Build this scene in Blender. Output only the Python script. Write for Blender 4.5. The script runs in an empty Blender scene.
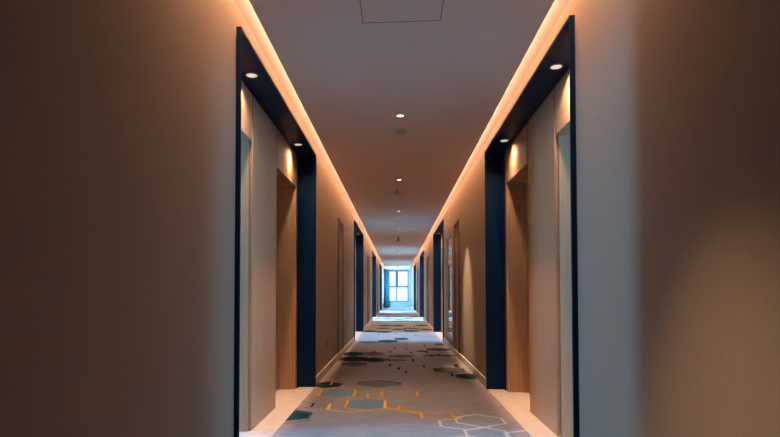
import bpy, bmesh, math, random
from mathutils import Vector, Matrix

random.seed(7)
S = bpy.context.scene
COL = S.collection
PI = math.pi

# ------------------------------------------------------------------ measures
WL, WR = -0.885, 0.941          # corridor wall faces
CL, CR = -0.787, 0.842          # ceiling slab edges (coves run beside them)
ZC = 2.56                       # ceiling
ZF = 2.595                      # top of the wallpaper
ZR = 2.98                       # roof of the coves
YB, YE = -5.2, 34.4             # ends of the corridor
PER, PN, PL = 7.8, 2.785, 2.69  # portal rhythm: pitch, first near edge, length
ZP = 2.45                       # underside of portal head
PIER = (0.925, 1.675)           # pier between the two doors, from the near edge
DOORS = ((0.075, 0.925), (1.675, 2.545))
ZD = 2.10                       # door head
REC = 0.165                     # recess depth of the panelling
WALLT = 0.40                    # full wall thickness
NPORT = 4
SW0, SW1, SWZ0, SWZ1 = 31.6, 33.8, .35, 2.45
ORD = ['nearest', 'second', 'third', 'farthest']

# ------------------------------------------------------------------ materials
def mat(name, col, rough=0.6, metal=0.0, spec=0.5, emit=None, estr=0.0, sheen=0.0):
    m = bpy.data.materials.new(name)
    m.use_nodes = True
    b = m.node_tree.nodes['Principled BSDF']
    b.inputs['Base Color'].default_value = (*col, 1)
    b.inputs['Roughness'].default_value = rough
    b.inputs['Metallic'].default_value = metal
    b.inputs['Specular IOR Level'].default_value = spec
    if emit:
        b.inputs['Emission Color'].default_value = (*emit, 1)
        b.inputs['Emission Strength'].default_value = estr
    if sheen:
        b.inputs['Sheen Weight'].default_value = sheen
    return m

def textured(m, lo, hi, scale, detail=4.0, bump=0.0, bump_scale=None, rough=None):
    """object-space noise that moves the base colour between lo and hi"""
    nt = m.node_tree
    b = nt.nodes['Principled BSDF']
    tc = nt.nodes.new('ShaderNodeTexCoord')
    mp = nt.nodes.new('ShaderNodeMapping')
    mp.inputs['Scale'].default_value = scale
    nz = nt.nodes.new('ShaderNodeTexNoise')
    nz.inputs['Scale'].default_value = 1.0
    nz.inputs['Detail'].default_value = detail
    rp = nt.nodes.new('ShaderNodeValToRGB')
    rp.color_ramp.elements[0].position = 0.3
    rp.color_ramp.elements[1].position = 0.7
    rp.color_ramp.elements[0].color = (*lo, 1)
    rp.color_ramp.elements[1].color = (*hi, 1)
    nt.links.new(tc.outputs['Object'], mp.inputs['Vector'])
    nt.links.new(mp.outputs['Vector'], nz.inputs['Vector'])
    nt.links.new(nz.outputs['Fac'], rp.inputs['Fac'])
    nt.links.new(rp.outputs['Color'], b.inputs['Base Color'])
    if bump:
        mp2 = nt.nodes.new('ShaderNodeMapping')
        mp2.inputs['Scale'].default_value = bump_scale or scale
        n2 = nt.nodes.new('ShaderNodeTexNoise')
        n2.inputs['Scale'].default_value = 1.0
        n2.inputs['Detail'].default_value = 2.0
        bp = nt.nodes.new('ShaderNodeBump')
        bp.inputs['Strength'].default_value = bump
        bp.inputs['Distance'].default_value = 0.004
        nt.links.new(tc.outputs['Object'], mp2.inputs['Vector'])
        nt.links.new(mp2.outputs['Vector'], n2.inputs['Vector'])
        nt.links.new(n2.outputs['Fac'], bp.inputs['Height'])
        nt.links.new(bp.outputs['Normal'], b.inputs['Normal'])
    return m

M = {}
M['wallpaper'] = textured(mat('wallpaper', (.29, .215, .145), .62, spec=.35), (.28, .207, .140), (.30, .223, .150), (60, 60, 40), 3, .06, (220, 220, 200))
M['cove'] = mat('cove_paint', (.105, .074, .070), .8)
M['ceiling'] = textured(mat('ceiling_paint', (.88, .715, .61), .75), (.87, .705, .60), (.89, .725, .62), (2, 2, 2))
M['carpet'] = textured(mat('carpet', (.25, .215, .205), .5, spec=.5, sheen=.3), (.155, .127, .122), (.275, .232, .228), (5.0, 22.0, 1), 6, .5, (300, 300, 300))
M['portal'] = mat('navy_lacquer', (.002, .016, .052), .42, spec=.09)
M['wood'] = textured(mat('oak_veneer', (.45, .265, .14), .38, spec=.5), (.415, .24, .125), (.485, .285, .155), (70, 70, 2.2), 6)
M['stone'] = textured(mat('threshold_stone', (.62, .55, .48), .45), (.45, .41, .375), (.53, .49, .455), (9, 9, 9), 5)
M['base'] = mat('baseboard_paint', (.62, .55, .48), .4)
M['white'] = mat('white_enamel', (.72, .70, .68), .4)
M['lens'] = mat('lamp_lens', (.9, .85, .75), .4, emit=(1.0, .84, .66), estr=3.0)
M['lens_dim'] = mat('recessed_lamp_lens', (.8, .75, .66), .4, emit=(1.0, .84, .66), estr=.75)
M['steel'] = mat('brushed_steel', (.45, .42, .40), .35, metal=.9)
M['dark'] = mat('gap_and_shadow_dark', (.02, .017, .015), .8)
M['hatchgap'] = mat('hatch_gap', (.13, .095, .08), .9)
M['casing'] = mat('brown_door_casing', (.13, .085, .055), .5)
M['disc'] = mat('detector_shell', (.60, .49, .42), .6)
M['darkmetal'] = mat('dark_metal', (.06, .05, .05), .4, metal=.6)
M['socket'] = mat('brown_plastic', (.08, .055, .04), .5)
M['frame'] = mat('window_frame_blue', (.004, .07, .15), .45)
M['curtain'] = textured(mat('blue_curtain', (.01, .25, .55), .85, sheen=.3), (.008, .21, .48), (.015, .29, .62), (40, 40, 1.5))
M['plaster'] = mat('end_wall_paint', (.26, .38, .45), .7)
M['room'] = mat('guest_room_paint', (.30, .30, .30), .8)
M['sheer'] = mat('sheer_pane', (.8, .82, .85), .6)
M['rail'] = mat('railing_paint', (.16, .26, .33), .5)
M['slab'] = mat('balcony_slab', (.6, .62, .65), .8)
M['mirror'] = mat('mirror_glass', (.60, .60, .62), .04, metal=1.0)
M['mirrorframe'] = mat('pale_metal_trim', (.36, .27, .21), .4, metal=.2)
PATT = {
    'yellow': mat('carpet_yellow', (.80, .38, .045), .9, spec=.08),
    'gold': mat('carpet_pale_gold', (.58, .33, .14), .9, spec=.08),
    'white': mat('carpet_white', (.74, .66, .60), .9, spec=.08),
    'teal': mat('carpet_teal', (.004, .05, .065), .9, spec=.08),
    'slate': mat('carpet_slate', (.14, .21, .31), .9, spec=.08),
    'ink': mat('carpet_ink', (.012, .025, .035), .9, spec=.08),
    'ash': mat('carpet_ash', (.13, .14, .145), .9, spec=.08),
    'dim': mat('carpet_dim_line', (.12, .10, .095), .9, spec=.08),
}
# window glass: clear pane with a fresnel gloss
g = bpy.data.materials.new('clear_glass'); g.use_nodes = True
nt = g.node_tree
for n in list(nt.nodes): nt.nodes.remove(n)
o_ = nt.nodes.new('ShaderNodeOutputMaterial'); mx = nt.nodes.new('ShaderNodeMixShader')
fr = nt.nodes.new('ShaderNodeFresnel'); fr.inputs['IOR'].default_value = 1.45
tr = nt.nodes.new('ShaderNodeBsdfTransparent'); gl = nt.nodes.new('ShaderNodeBsdfGlossy'); gl.inputs['Roughness'].default_value = .02
nt.links.new(fr.outputs[0], mx.inputs[0]); nt.links.new(tr.outputs[0], mx.inputs[1]); nt.links.new(gl.outputs[0], mx.inputs[2]); nt.links.new(mx.outputs[0], o_.inputs[0])
M['glass'] = g

# ------------------------------------------------------------------ mesh helpers
class MB:
    def __init__(self): self.bm = bmesh.new()
    def box(self, x0, x1, y0, y1, z0, z1, mi=0):
        x0, x1 = min(x0, x1), max(x0, x1); y0, y1 = min(y0, y1), max(y0, y1)
        v = [self.bm.verts.new(p) for p in ((x0,y0,z0),(x1,y0,z0),(x1,y1,z0),(x0,y1,z0),(x0,y0,z1),(x1,y0,z1),(x1,y1,z1),(x0,y1,z1))]
        for f in ((3,2,1,0),(4,5,6,7),(0,1,5,4),(1,2,6,5),(2,3,7,6),(3,0,4,7)):
            self.bm.faces.new([v[i] for i in f]).material_index = mi
        return self
    def poly(self, pts, mi=0):
        f = self.bm.faces.new([self.bm.verts.new(p) for p in pts]); f.material_index = mi
        return self
    def lathe(self, prof, c=(0,0,0), n=24):
        """(radius, z) profile turned about the z axis through c, closed at both ends"""
        rings = []
        for r, z in prof:
            rings.append([self.bm.verts.new((c[0]+r*math.cos(2*PI*i/n), c[1]+r*math.sin(2*PI*i/n), c[2]+z)) for i in range(n)])
        for a, b in zip(rings, rings[1:]):
            for i in range(n):
                self.bm.faces.new((a[i], a[(i+1)%n], b[(i+1)%n], b[i]))
        self.bm.faces.new(list(reversed(rings[0]))); self.bm.faces.new(rings[-1])
        return self
    def build(self, name, m, parent=None, bevel=0.0, smooth=False, fix=True):
        if bevel: bmesh.ops.bevel(self.bm, geom=self.bm.edges[:], offset=bevel, segments=2, profile=.5, affect='EDGES')
        if fix: bmesh.ops.recalc_face_normals(self.bm, faces=self.bm.faces[:])
        me = bpy.data.meshes.new(name); self.bm.to_mesh(me); self.bm.free()
        for q in (m if isinstance(m, (list, tuple)) else [m]): me.materials.append(q)
        if smooth:
            for p in me.polygons: p.use_smooth = True
        ob = bpy.data.objects.new(name, me); COL.objects.link(ob)
        if parent: ob.parent = parent
        return ob

def thing(name, label, cat, loc=(0,0,0), group=None, kind=None):
    o = bpy.data.objects.new(name, None); COL.objects.link(o)
    o.location = loc; o.empty_display_size = .1
    return tag(o, label, cat, group, kind)
def tag(o, label=None, cat=None, group=None, kind=None):
    if label: o['label'] = label
    if cat: o['category'] = cat
    if group: o['group'] = group
    if kind: o['kind'] = kind
    return o
def structure(o): o['kind'] = 'structure'; return o
def dup(root, loc, label=None, flip=False):
    r = root.copy(); COL.objects.link(r); r.location = loc
    if flip: r.rotation_euler = (0, 0, PI)
    if label: r['label'] = label
    for ch in list(root.children):
        c = ch.copy(); COL.objects.link(c); c.parent = r
        for gch in list(ch.children):
            d = gch.copy(); COL.objects.link(d); d.parent = c
    return r

# ------------------------------------------------------------------ setting: floor with its woven pattern
PM = list(PATT)
fl = MB()
fl.box(WL-.02, WR+.02, YB, YE, -.06, 0)
def seg(p, q, w, z, c):
    a, b = Vector(p), Vector(q); d = (b-a)
    if d.length < 1e-5: return
    d.normalize(); n = Vector((-d.y, d.x))*w/2; a = a-d*w*.3; b = b+d*w*.3
    fl.poly([(a.x-n.x,a.y-n.y,z),(b.x-n.x,b.y-n.y,z),(b.x+n.x,b.y+n.y,z),(a.x+n.x,a.y+n.y,z)], 1+PM.index(c))
HZ = [0.0008]
def hexa(cx, cy, w, hs, hh, line=None, slant=None, fill=None, lw=.026, sw=.028, skip=()):
    """a woven hexagon: two bold sides along the corridor, four thin slanted ones"""
    HZ[0] += 0.000006; z = HZ[0]
    v = [(cx-w/2,cy-hs),(cx-w/2,cy+hs),(cx,cy+hh),(cx+w/2,cy+hs),(cx+w/2,cy-hs),(cx,cy-hh)]
    v = [(min(max(x, WL-.015), WR+.015), y) for x, y in v]
    if fill: fl.poly([(x,y,z) for x,y in reversed(v)], 1+PM.index(fill))
    for i in range(6):
        if i in skip: continue
        side = i in (0, 3)
        c = line if side else slant
        if c: seg(v[i], v[(i+1)%6], lw if side else sw, z+.000003, c)
# near field, as seen: white outlines on the right, gold ones with slate fills in the middle, teal at the left edge
hexa(.64, 4.14, .365, .085, .205, 'white', 'white', lw=.020, sw=.024)
hexa(.505, 4.03, .36, .09, .18, 'white', 'white', lw=.020, sw=.024, skip=(2, 3))
hexa(.63, 3.765, .29, .07, .165, 'white', 'white', lw=.020, sw=.024)
hexa(.93, 3.70, .34, .09, .16, 'white', 'white', lw=.020, sw=.024)
hexa(.45, 3.50, .34, .09, .18, 'white', 'white', lw=.020, sw=.024)
hexa(-.595, 5.18, .345, .155, .275, 'yellow', 'gold', 'slate')
hexa(-.283, 4.695, .345, .165, .255, 'yellow', 'gold', 'slate')
hexa(-.405, 4.545, .385, .10, .19, 'yellow', 'yellow', sw=.03, skip=(1, 2, 3))
hexa(.02, 5.18, .35, .14, .25, 'yellow', 'gold')
seg((-.285, 4.96), (-.285, 5.15), .026, .0012, 'yellow')
seg((.01, 4.45), (.01, 4.63), .028, .0012, 'yellow')
seg((.01, 4.60), (.195, 4.42), .028, .0012, 'gold'); seg((.01, 4.47), (.195, 4.33), .028, .0012, 'yellow')
seg((-.11, 4.55), (.01, 4.48), .028, .0012, 'yellow'); seg((-.25, 4.44), (.01, 4.47), .028, .0012, 'gold')
hexa(.323, 4.285, .255, .085, .14, 'yellow', 'gold')
hexa(-.885, 4.22, .345, .10, .20, 'dim', 'dim', 'teal', lw=.012)
hexa(-.90, 4.16, .40, .12, .24, 'ash', 'ash', lw=.012, sw=.010)
hexa(-.92, 4.60, .34, .07, .165, 'ink', 'dim', lw=.02, sw=.012)
hexa(-.77, 5.62, .36, .10, .21, None, 'gold', 'ink', sw=.010)
seg((-.72, 5.62), (-.72, 5.92), .026, .0012, 'yellow'); seg((-.59, 5.44), (-.59, 5.60), .026, .0012, 'yellow')
hexa(-.20, 5.74, .48, .08, .22, None, 'dim', 'ash')
seg((-.42, 6.2), (-.42, 6.4), .024, .0012, 'gold'); seg((-.29, 6.08), (-.29, 6.2), .024, .0012, 'gold'); seg((-.74, 6.05), (-.74, 6.25), .022, .0012, 'gold')
# middle distance: dark bold sides, teal and ink fills
hexa(.665, 6.78, .37, .14, .24, 'ink', 'dim', 'dim')
hexa(.80, 7.18, .03, .16, .17, 'ink')
hexa(.85, 6.30, .30, .10, .20, None, 'teal', 'teal')
for x, y, l in ((.66,6.39,.2),(.23,7.75,.3),(.80,8.31,.24),(.54,8.29,.3),(.23,8.73,.22),(.49,8.75,.2),(.51,9.86,.3),(.67,8.48,.18),
                (-.39,8.75,.3),(-.12,8.77,.2),(-.13,7.76,.26),(.11,6.6,.16),(-.1,7.2,.2),(.16,9.3,.2),(-.05,9.4,.22),(.02,6.9,.2),(.36,7.1,.16),(-.5,7.9,.2)):
    seg((x, y-l/2), (x, y+l/2), .032, .0012, 'ink')
hexa(-.66, 7.82, .42, .16, .30, None, 'ink', 'ink'); hexa(-.34, 7.74, .36, .12, .26, None, 'dim', 'ink'); hexa(-.6, 7.25, .34, .1, .2, None, 'dim', 'ash'); hexa(.05, 8.2, .36, .1, .2, None, 'dim', 'ash')
hexa(-.74, 8.46, .40, .14, .28, None, 'ink', 'ink'); hexa(-.40, 8.52, .34, .12, .24, None, 'dim', 'ash'); hexa(-.05, 7.72, .34, .05, .12, 'ink', 'dim', 'ash')
hexa(.66, 8.33, .5, .05, .12, 'ink', 'dim', 'ash'); hexa(.73, 9.2, .42, .10, .20, None, 'ink', 'teal'); hexa(.42, 8.92, .2, .05, .12, None, 'dim', 'teal')
hexa(.80, 10.1, .2, .12, .2, None, 'dim', 'dim')
hexa(-.19, 10.72, .40, .16, .30, None, 'dim', 'teal'); hexa(.09, 11.25, .30, .14, .26, None, 'teal', 'teal'); hexa(-.55, 10.45, .4, .1, .2, None, 'dim', 'ash')
# far off: teal and ink hexagon bands, partly painting the shade between the portals' light
rf = random.Random(3)
for yc, cols in ((13.4, ('teal',)), (14.3, ('dim',)), (15.65, ('ink', 'teal')), (18.2, ('dim','teal')), (19.6, ('ink',)), (21.6, ('teal',)), (23.6, ('ink','teal')), (26.0, ('teal',)), (28.5, ('ink',)), (31.0, ('teal',))):
    for i in range(5):
        hexa(-.72+.36*i+rf.uniform(-.05,.05), yc+rf.uniform(-.25,.25), .40, .16, .32, None, None, rf.choice(cols) if rf.random() < .7 else None)
for i in range(40):
    y = rf.uniform(12, 33); x = rf.uniform(-.8, .85)
    seg((x, y-.15), (x, y+.15), .03, .0012, rf.choice(('ink','dim','dim','teal')))
# behind the camera and at its feet
for i in range(22):
    hexa(rf.uniform(-.75,.8), rf.uniform(-4.8, 3.1), .36, .10, .20, rf.choice(('yellow','white','ink')), rf.choice(('gold','white','dim')), rf.choice((None,None,None,'slate','teal')))
floor = structure(fl.build('floor', [M['carpet']]+[PATT[k] for k in PM], fix=False))

# ------------------------------------------------------------------ setting: walls, coves, ceiling
def pspan(k): return PN+PER*k, PN+PER*k+PL
def wallmesh(face, sgn):
    """sgn -1: left, +1: right; one mesh with the portal recesses and door openings cut out"""
    b = MB(); back = face+sgn*WALLT; rec = face+sgn*(REC+.025)
    y = YB
    for k in range(NPORT+1):
        n = pspan(k)[0] if k < NPORT else YE
        if k == NPORT and sgn < 0:                           # side window close to the end of the corridor
            b.box(face, back, y, SW0, 0, ZF); b.box(face, back, SW1, n, 0, ZF)
            b.box(face, back, SW0, SW1, 0, SWZ0); b.box(face, back, SW0, SW1, SWZ1, ZF)
        else: b.box(face, back, y, n, 0, ZF)
        if k == NPORT: break
        f = pspan(k)[1]; y = f
        b.box(face, back, n, f, ZP+.021, ZF)
        cuts = [n]+[n+v for d in DOORS for v in d]+[f]
        for i in (0, 2, 4): b.box(rec, back, cuts[i], cuts[i+1], 0, ZP+.021)
        for i in (1, 3): b.box(rec, back, cuts[i], cuts[i+1], ZD+.016, ZP+.021)
    return b
structure(wallmesh(WL, -1).build('wall_left', M['wallpaper']))
structure(wallmesh(WR, 1).build('wall_right', M['wallpaper']))
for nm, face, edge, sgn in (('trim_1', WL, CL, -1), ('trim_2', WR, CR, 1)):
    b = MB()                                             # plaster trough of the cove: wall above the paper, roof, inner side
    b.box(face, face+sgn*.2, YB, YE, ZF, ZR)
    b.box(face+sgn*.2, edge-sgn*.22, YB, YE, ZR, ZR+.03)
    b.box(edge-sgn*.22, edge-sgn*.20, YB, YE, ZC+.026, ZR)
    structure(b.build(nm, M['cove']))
structure(MB().box(CL, CR, YB, YE, ZC, ZC+.025).build('ceiling', M['ceiling']))
b = MB(); b.box(WL-.6, WR+.6, YB-.1, YB, -.06, ZR+.03); structure(b.build('wall_back', M['wallpaper']))
# end wall with the window opening
WX0, WX1, WZ0, WZ1 = -.56, .74, .40, 2.47
b = MB()
b.box(WL-.6, WX0, YE, YE+.2, -.06, ZR+.03); b.box(WX1, WR+.6, YE, YE+.2, -.06, ZR+.03)
b.box(WX0, WX1, YE, YE+.2, -.06, WZ0); b.box(WX0, WX1, YE, YE+.2, WZ1, ZR+.03)
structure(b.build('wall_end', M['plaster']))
for nm, face, sgn in (('baseboard_left', WL, 1), ('baseboard_right', WR, -1)):
    b = MB(); y = YB
    for k in range(NPORT+1):
        n = pspan(k)[0]-.001 if k < NPORT else YE
        b.box(face+sgn*.0005, face+sgn*.012, y, n, .001, .078); b.box(face+sgn*.0005, face+sgn*.016, y, n, .078, .09)
        if k < NPORT: y = pspan(k)[1]+.001
    structure(b.build(nm, M['base']))

# ------------------------------------------------------------------ portals (built for the left wall at y = 0, turned for the right)
def make_portal(s):
    """local frame: x = 0 on the wall face, y along the wall from the near edge; s = -1 left wall, +1 right wall"""
    P = thing('entrance_portal', 'portal', 'door frame', group='navy portal frames along both walls')
    pr, t = .026, .016
    def bx(m, x0, x1, *r): return m.box(-s*x0, -s*x1, *r)          # x counted from the wall face into the corridor
    j = bx(MB(), -REC, pr, .001, t, .0035, ZP); bx(j, -REC, -REC+.012, t, .045, .0035, ZP); j.build('jamb', M['portal'], P)
    j = bx(MB(), -REC, pr, PL-t, PL-.001, .0035, ZP); bx(j, -REC, -REC+.012, PL-.071, PL-t, .0035, ZP); j.build('jamb', M['portal'], P)
    bx(MB(), -REC, pr, .001, PL-.001, ZP, ZP+.02).build('head', M['portal'], P)
    W = thing('door_surround', 'surround', 'wood panelling', group='oak door surrounds in the portals')
    b0 = -REC-.024
    e0, e1 = .047, PL-.073
    bx(MB(), b0, -REC, PIER[0]+.004, PIER[1]-.004, .0035, ZP-.012).build('pier_panel', M['wood'], W, bevel=.002)
    for d0, d1, h0, h1 in ((*DOORS[0], e0, PIER[0]-.018), (*DOORS[1], PIER[1]+.018, e1)):
        bx(MB(), b0, -REC, h0+.004, h1-.004, ZD, ZP-.012).build('header_panel', M['wood'], W, bevel=.002)
        bx(MB(), b0-.001, -WALLT, d0+.001, d1-.001, ZD, ZD+.014).build('door_soffit', M['wood'], W)
        for yy, q in ((d0, 1), (d1, -1)):
            v = bx(MB(), b0-.001, -WALLT, yy+q*.001, yy+q*.015, .0035, ZD)
            bx(v, -REC-.19, -REC-.15, yy+q*.015, yy+q*.028, .0035, ZD)      # door stop bead
            v.build('reveal', M['wood'], W)
    bx(MB(), b0, -REC, e0, DOORS[0][0]-.001, .0035, ZD-.001).build('edge_panel', M['wood'], W)
    bx(MB(), b0, -REC, DOORS[1][1]+.001, e1, .0035, ZD-.001).build('edge_panel', M['wood'], W)
    T = bx(MB(), -REC-.0245, .0145, .0005, PL-.0005, .0, .003)
    for d0, d1 in DOORS: bx(T, -WALLT, -REC-.0245, d0+.0005, d1-.0005, .0, .003)
    T = T.build('threshold', M['stone'])
    tag(T, 'threshold', 'threshold', 'pale stone thresholds in the portals')
    return P, W, T
PROTO = {-1: make_portal(-1), 1: make_portal(1)}
def make_light(r, name, label, cat, group, lens, deep=.004):
    L = thing(name, label, cat, group=group)
    MB().lathe([(r*1.28, -.001), (r*1.28, -deep), (r*1.2, -deep-.003), (r*1.02, -deep-.003), (r, -.001)], n=28).build('trim_ring', M['steel'], L, smooth=False)
    MB().lathe([(r*.98, -.0015), (r*.98, -deep-.0005), (r*.6, -deep-.0025)], n=28).build('lens', M[lens], L)
    return L
protoPL = make_light(.034, 'portal_downlight', '-', 'ceiling light', 'downlights in the portal heads', 'lens_dim')
protoCL = make_light(.031, 'ceiling_downlight', '-', 'ceiling light', 'downlights along the corridor ceiling', 'lens')

def spot(name, loc, aim, power, half_deg, blend, col, size=.02):
    l = bpy.data.lights.new(name, 'SPOT'); l.energy = power; l.color = col
    l.spot_size = 2*math.radians(half_deg); l.spot_blend = blend; l.shadow_soft_size = size
    o = bpy.data.objects.new(name, l); COL.objects.link(o); o.location = loc
    d = Vector(aim)-Vector(loc); o.rotation_euler = d.to_track_quat('-Z', 'Y').to_euler()
    return o
def area(name, loc, aim, sx, sy, power, col, spread=PI):
    l = bpy.data.lights.new(name, 'AREA'); l.shape = 'RECTANGLE'; l.size = sx; l.size_y = sy
    l.energy = power; l.color = col; l.spread = spread
    o = bpy.data.objects.new(name, l); COL.objects.link(o); o.location = loc
    d = Vector(aim)-Vector(loc); o.rotation_euler = d.to_track_quat('-Z', 'Y').to_euler()
    return o

WARM = (1.0, .72, .48); AMBER = (1.0, .515, .285); DAY = (.20, .55, 1.0)
P_PORT, P_SPILL, P_COVE, P_CEIL, P_ROOM, P_WORLD, P_END = 45.0, 38.0, 62.0, 16.0, 250.0, 1.5, 300.0

first = True
for k in range(NPORT):
    n, f = pspan(k)
    for side, face, sgn in (('left', WL, -1), ('right', WR, 1)):
        loc = (face, n, 0)
        labs = (f'dark navy portal frame of the {ORD[k]} doorway recess on the {side} wall',
                f'oak panelling with two door openings inside the {ORD[k]} {side} portal',
                f'pale stone threshold strip at the foot of the {ORD[k]} {side} portal')
        for proto, lab in zip(PROTO[sgn], labs):
            if k == 0: proto.location = loc; proto['label'] = lab
            else: dup(proto, loc, lab)
        for j, (yy, w) in enumerate(((n+.585, 'near'), (n+2.21, 'far'))):
            x = face+sgn*.079
            lab = f'round downlight at the {w} end of the {ORD[k]} {side} portal head'
            if first and j == 0: r = protoPL; r.location = (x, yy, ZP); r['label'] = lab
            else: dup(protoPL, (x, yy, ZP), lab)
            spot('portal_beam', (x+sgn*.045, yy, ZP-.012), (x+sgn*(.045+.268), yy, ZP-1.012), P_PORT, 14, .15, WARM, .004)
            spot('portal_spill', (x, yy, ZP-.012), (x+sgn*.06, yy, 0), P_SPILL, 72, 1.0, WARM, .03)
        first = False

# ------------------------------------------------------------------ unseen guest rooms behind the doors: shells, windows placed to aim their daylight
wn = [2]
FAR = [0, .75, 2.8, 4.0]
dn = 1
def room(face, sgn, y0, y1, wins, tagname):
    """closed shell behind a door; wins: (y0, y1, power factor)"""
    xi, xo = face+sgn*WALLT, face+sgn*3.6
    b = MB()
    b.box(xi, xo, y0-.05, y0, -.02, 2.7); b.box(xi, xo, y1, y1+.05, -.02, 2.7)
    b.box(xo, xo+sgn*.05, y0-.05, y1+.05, -.02, 2.7); b.box(xi, xo, y0, y1, -.05, -.02+.02); b.box(xi, xo, y0-.05, y1+.05, 2.65, 2.7)
    structure(b.build('wall_'+tagname, M['room']))
    for a, c, p in wins:
        W = structure(bpy.data.objects.new('window_%d' % wn[0], None)); COL.objects.link(W); wn[0] += 1
        w = MB()
        for q0, q1, r0, r1 in ((a-.05, a, 1.35, 2.3), (c, c+.05, 1.35, 2.3), (a-.05, c+.05, 1.35, 1.4), (a-.05, c+.05, 2.25, 2.3)):
            w.box(xo-sgn*.001, xo-sgn*.05, q0, q1, r0, r1)
        w.build('window_frame', M['white'], W)
        MB().box(xo-sgn*.001, xo-sgn*.012, a, c, 1.4, 2.25).build('pane', M['sheer'], W)
        area('window_daylight', (xo-sgn*.06, (a+c)/2, 1.825), (0, (a+c)/2, 1.7), c-a, .85, P_ROOM*p*(c-a), DAY)
for k in range(NPORT):
    n, f = pspan(k)
    for side, face, sgn in (('left', WL, -1), ('right', WR, 1)):
        mid = n+(1.62 if k == 0 and sgn < 0 else 1.30)
        if k == 0 and sgn < 0: wa, wb = [(4.0, 4.3, 3.0), (2.6, 3.0, 1.7)], []
        elif k == 0: wa, wb = [(3.30, 3.88, .85), (2.85, 3.25, .5), (1.7, 2.6, .6)], []
        else: wa, wb = [(n-.9, n+1.0, FAR[k])], [(n+1.6, n+3.5, FAR[k])]
        room(face, sgn, n-1.2, mid-.03, wa, f'guest_room_{side}')
        if wb: room(face, sgn, mid+.03, f+1.2, wb, f'guest_room_{side}')
        else:                                            # a closed door
            D = structure(bpy.data.objects.new('door_%d' % dn, None)); COL.objects.link(D); dn += 1
            d0, d1 = n+DOORS[1][0]+.017, n+DOORS[1][1]-.017
            MB().box(face+sgn*.356, face+sgn*.398, d0, d1, .006, ZD-.004).build('leaf', M['wood'], D)
            h = MB().lathe([(.012, 0), (.012, .05)], n=14).build('handle', M['steel'], D)
            h.rotation_euler = (0, PI/2*(-sgn), 0); h.location = (face+sgn*.356, d0+.07, 1.02)
            MB().box(-.008, .008, -.0, .11, .045, .058).build('lever', M['steel'], h)

# ------------------------------------------------------------------ cove light
y = 1.8
while y < YE-.2:
    l = min(2.6, YE-.1-y)
    for edge, face in ((CL, WL), (CR, WR)):
        s = 1 if face > 0 else -1
        area('cove_light', (edge-s*.002, y+l/2, ZR-.02), (edge+s*.30, y+l/2, ZC-.1), l, .02, P_COVE*l/2.6, AMBER, math.radians(95))
    y += 2.6

# ------------------------------------------------------------------ ceiling fittings
ORDL = ['first', 'second', 'third', 'fourth', 'fifth', 'sixth', 'seventh', 'eighth', 'ninth', 'tenth', 'eleventh']
cy = [4.55, 7.17, 9.95, 12.7, 15.4, 18.1, 20.8, 23.5, 26.2, 28.9, 31.6]
for i, yy in enumerate(cy):
    lab = f'{ORDL[i]} small round ceiling downlight along the corridor, counting away from the camera'
    if i == 0: r = protoCL; r.location = (.03, yy, ZC); r['label'] = lab
    else: dup(protoCL, (.03, yy, ZC), lab)
for yy in [1.85]+cy:
    aim = (.10, yy, 0)
    p, h = P_CEIL*(4 if yy < 11 else 14), 44
    bl = .8
    if abs(yy-7.17) < .01: aim, p, h, bl = (.95, 7.06, .85), P_CEIL*22, 18, .8
    if abs(yy-1.85) < .01: aim, p, h, bl = (.52, 1.34, 0), P_CEIL*17, 25, 1.0
    if abs(yy-4.55) < .01: p, h = P_CEIL*7, 34
    spot('downlight_beam', (.03, yy, ZC-.012), aim, p, h, bl, WARM, .02)
D1 = MB().lathe([(.058, -.0005), (.058, -.012), (.05, -.020), (.02, -.021)], n=28).build('smoke_detector', M['disc'])
D1.location = (.036, 5.0, ZC); tag(D1, 'flat round detector disc just beyond the first ceiling downlight', 'smoke detector')
for yy, lab in ((8.19, 'round white disc on the ceiling beyond the second downlight'), (11.43, 'round white disc on the ceiling beyond the third downlight')):
    D2 = MB().lathe([(.06, -.0005), (.06, -.014), (.045, -.022), (.02, -.023)], n=28).build('smoke_detector', M['white'])
    D2.location = (.036, yy, ZC); tag(D2, lab, 'smoke detector')
def sprinkler(x, y, s, lab):
    R = thing('ceiling_sprinkler', lab, 'sprinkler', (x, y, ZC))
    MB().lathe([(.032*s, -.0005), (.032*s, -.005*s), (.014*s, -.01*s)], n=20).build('escutcheon', M['white'], R)
    b = MB().lathe([(.010*s, -.01*s), (.010*s, -.035*s), (.006*s, -.05*s), (.006*s, -.068*s)], n=14)
    for q in (-1, 1): b.box(q*.010*s-.002*s, q*.010*s+.002*s, -.003*s, .003*s, -.066*s, -.03*s)
    b.build('body', M['darkmetal'], R)
    b = MB().lathe([(.034*s, -.068*s), (.034*s, -.072*s), (.008*s, -.076*s)], n=20); b.build('deflector', M['darkmetal'], R)
sprinkler(.0, 7.79, .8, 'small dark sprinkler head between the second downlight and the white disc')
sprinkler(.03, 14.5, 1.7, 'dark hanging sprinkler head well down the corridor ceiling')
sprinkler(.025, 18.7, 1.3, 'dark sprinkler head deep in the corridor ceiling')
sprinkler(.02, 30.2, 1.8, 'farthest dark sprinkler head on the ceiling near the end window')
H = thing('ceiling_hatch', 'square flush access hatch in the ceiling at the top of the photo', 'access hatch', (.0265, 2.68, ZC))
hw, hl = .222, .283
b = MB()
for x0, x1, y0, y1 in ((-hw-.002, -hw+.002, -hl, hl), (hw-.002, hw+.002, -hl, hl), (-hw, hw, -hl-.003, -hl+.003), (-hw, hw, hl-.003, hl+.003)):
    b.box(x0, x1, y0, y1, -.0012, -.0003)
b.build('gap_line', M['hatchgap'], H)
MB().box(-hw+.003, hw-.003, -hl+.004, hl-.004, -.0018, -.0004).build('panel', M['ceiling'], H)

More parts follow.
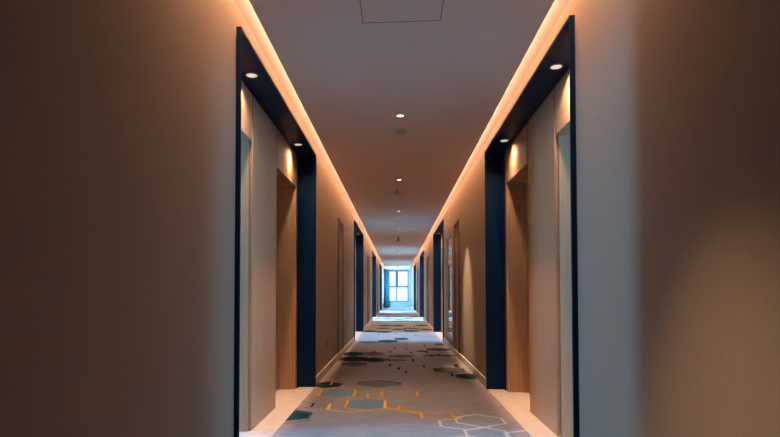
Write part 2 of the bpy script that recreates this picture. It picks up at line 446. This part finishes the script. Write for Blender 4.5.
# ------------------------------------------------------------------ flush service doors, mirror panel, socket
def service_door(face, sgn, y0, y1, top):
    global dn
    D = structure(bpy.data.objects.new('door_%d' % dn, None)); COL.objects.link(D); dn += 1
    a, t = face-sgn*.0005, -sgn
    b = MB()
    for q0, q1, z0, z1 in ((y0, y0+.035, .0915, top), (y1-.035, y1, .0915, top), (y0+.035, y1-.035, top-.035, top)):
        b.box(a, face+t*.020, q0, q1, z0, z1)
    b.build('casing', M['casing'], D)
    MB().box(a, face+t*.0015, y0-.008, y1+.008, .0912, top+.008).build('painted_shadow_line', M['dark'], D)  # dark sheet on the wall, painting a shadow line around the casing
    MB().box(a, face+t*.002, y0+.035, y1-.035, .0915, top-.035).build('gap', M['dark'], D)
    MB().box(face+t*.0025, face+t*.006, y0+.043, y1-.043, .100, top-.043).build('leaf', M['wallpaper'], D)
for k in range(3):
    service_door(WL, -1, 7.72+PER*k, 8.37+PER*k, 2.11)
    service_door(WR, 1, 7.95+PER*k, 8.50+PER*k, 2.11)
G = thing('wall_mirror', 'tall narrow mirror in a pale frame on the right wall before the second portal', 'mirror', (WR, 9.22, 0))
b = MB(); g0, g1, z0, z1, fw = -.47, .47, .20, 2.03, .07
for q0, q1, r0, r1 in ((g0, g0+fw, z0, z1), (g1-fw, g1, z0, z1), (g0+fw, g1-fw, z1-fw, z1), (g0+fw, g1-fw, z0, z0+fw)):
    b.box(-.022, -.001, q0, q1, r0, r1)
b.build('mirror_frame', M['mirrorframe'], G)
MB().box(-.010, -.001, g0+fw, g1-fw, z0+fw, z1-fw).build('glass', M['mirror'], G)
K = thing('wall_socket', 'small dark socket plate low on the left wall beyond the nearest portal', 'socket', (WL, 6.54, .35))
MB().box(.0005, .008, -.043, .043, -.043, .043).build('plate', M['socket'], K, bevel=.002)
MB().lathe([(.022, .0), (.022, .0015)], n=20).build('insert', M['darkmetal'], K).matrix_local = Matrix.Translation((.008, 0, 0)) @ Matrix.Rotation(PI/2, 4, 'Y')

# ------------------------------------------------------------------ end window, curtain, railing
W = structure(bpy.data.objects.new('window_1', None)); COL.objects.link(W)
fy0, fy1 = YE+.02, YE+.09
b = MB()
b.box(WX0, WX0+.05, fy0, fy1, WZ0, WZ1); b.box(WX1-.06, WX1, fy0, fy1, WZ0, WZ1)
b.box(WX0+.05, WX1-.06, fy0, fy1, WZ1-.09, WZ1); b.box(WX0+.05, WX1-.06, fy0, fy1, WZ0, WZ0+.045)
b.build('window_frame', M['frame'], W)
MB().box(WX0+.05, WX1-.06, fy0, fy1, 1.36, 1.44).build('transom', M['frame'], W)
b = MB(); b.box(-.11, .06, fy0-.005, fy1, 1.44, WZ1-.09); b.box(-.06, .005, fy0, fy1, WZ0+.045, 1.36)
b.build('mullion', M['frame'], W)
MB().box(WX0+.03, WX1-.03, YE+.05, YE+.056, WZ0+.03, WZ1-.05).build('pane', M['glass'], W)
R = thing('balcony_railing', 'slim vertical bar railing outside the lower panes of the end window', 'railing', (.09, YE+.45, 0))
MB().box(-.85, .85, -.02, .02, 1.28, 1.32).build('top_rail', M['rail'], R)
MB().box(-.85, .85, -.015, .015, .60, .63).build('bottom_rail', M['rail'], R)
for i in range(13):
    x = -.78+i*.13
    MB().box(x-.011, x+.011, -.011, .011, .45 if i % 4 == 0 else .63, 1.28).build('baluster', M['rail'], R)
structure(MB().box(-1.2, 1.4, YE+.2, YE+.7, .30, .45).build('trim_3', M['slab']))
W = structure(bpy.data.objects.new('window_%d' % wn[0], None)); COL.objects.link(W)
b = MB(); xa, xb = WL-.30, WL-.36
b.box(xa, xb, SW0, SW0+.05, SWZ0, SWZ1); b.box(xa, xb, SW1-.05, SW1, SWZ0, SWZ1)
b.box(xa, xb, SW0+.05, SW1-.05, SWZ0, SWZ0+.05); b.box(xa, xb, SW0+.05, SW1-.05, SWZ1-.05, SWZ1)
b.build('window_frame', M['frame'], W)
MB().box(xb+.02, xb+.03, SW0+.05, SW1-.05, SWZ0+.05, SWZ1-.05).build('pane', M['sheer'], W)
area('window_daylight', (xa+.005, (SW0+SW1)/2, (SWZ0+SWZ1)/2), (0, (SW0+SW1)/2, (SWZ0+SWZ1)/2), SW1-SW0-.1, SWZ1-SWZ0-.1, P_END, (.26, .70, 1.0))
# curtain hanging at the left of the window: pleated, with real thickness
b = MB(); nx, x0, x1 = 60, WL+.012, -.50
def cv(i): 
    u = i/nx; return x0+(x1-x0)*u, YE-.10+.035*math.sin(u*PI*9)+.008*math.sin(u*23)
fr_, bk = [], []
for i in range(nx+1):
    x, yy = cv(i)
    fr_.append([b.bm.verts.new((x, yy, z)) for z in (.012, 2.52)]); bk.append([b.bm.verts.new((x, yy+.006, z)) for z in (.012, 2.52)])
for i in range(nx):
    b.bm.faces.new((fr_[i][0], fr_[i+1][0], fr_[i+1][1], fr_[i][1])); b.bm.faces.new((bk[i+1][0], bk[i][0], bk[i][1], bk[i+1][1]))
    b.bm.faces.new((fr_[i][1], fr_[i+1][1], bk[i+1][1], bk[i][1])); b.bm.faces.new((fr_[i+1][0], fr_[i][0], bk[i][0], bk[i+1][0]))
for i in (0, nx): b.bm.faces.new((fr_[i][0], fr_[i][1], bk[i][1], bk[i][0]))
CU = thing('curtain', 'long blue pleated curtain hanging at the left of the end window', 'curtain', (0, 0, 0))
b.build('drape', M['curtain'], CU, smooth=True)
MB().box(WL+.005, WR-.005, YE-.14, YE-.06, 2.525, 2.55).build('curtain_track', M['white'], CU)

# ------------------------------------------------------------------ sky, window portal, camera
w = bpy.data.worlds.new('sky'); S.world = w; w.use_nodes = True
bg = w.node_tree.nodes['Background']; bg.inputs[0].default_value = (.86, .95, 1.0, 1); bg.inputs[1].default_value = P_WORLD
pl = area('sky_portal', ((WX0+WX1)/2, YE+.15, (WZ0+WZ1)/2), ((WX0+WX1)/2, 0, (WZ0+WZ1)/2), WX1-WX0, WZ1-WZ0, 1, (1, 1, 1))
pl.data.cycles.is_portal = True

cam = bpy.data.cameras.new('camera'); cam.sensor_width = 36; cam.lens = 24.0
cam.shift_x = .035; cam.shift_y = .0767; cam.clip_start = .02; cam.clip_end = 200
co = bpy.data.objects.new('camera', cam); COL.objects.link(co)
co.location = (0, 0, 1.0); co.rotation_euler = (PI/2+.0271, 0, .0662)
S.camera = co
S.view_settings.view_transform = 'Standard'; S.view_settings.look = 'None'
S.view_settings.gamma = 1; S.view_settings.exposure = 0.0; S.view_settings.use_curve_mapping = False
S.cycles.max_bounces = 10; S.cycles.diffuse_bounces = 6; S.cycles.sample_clamp_indirect = 4.0
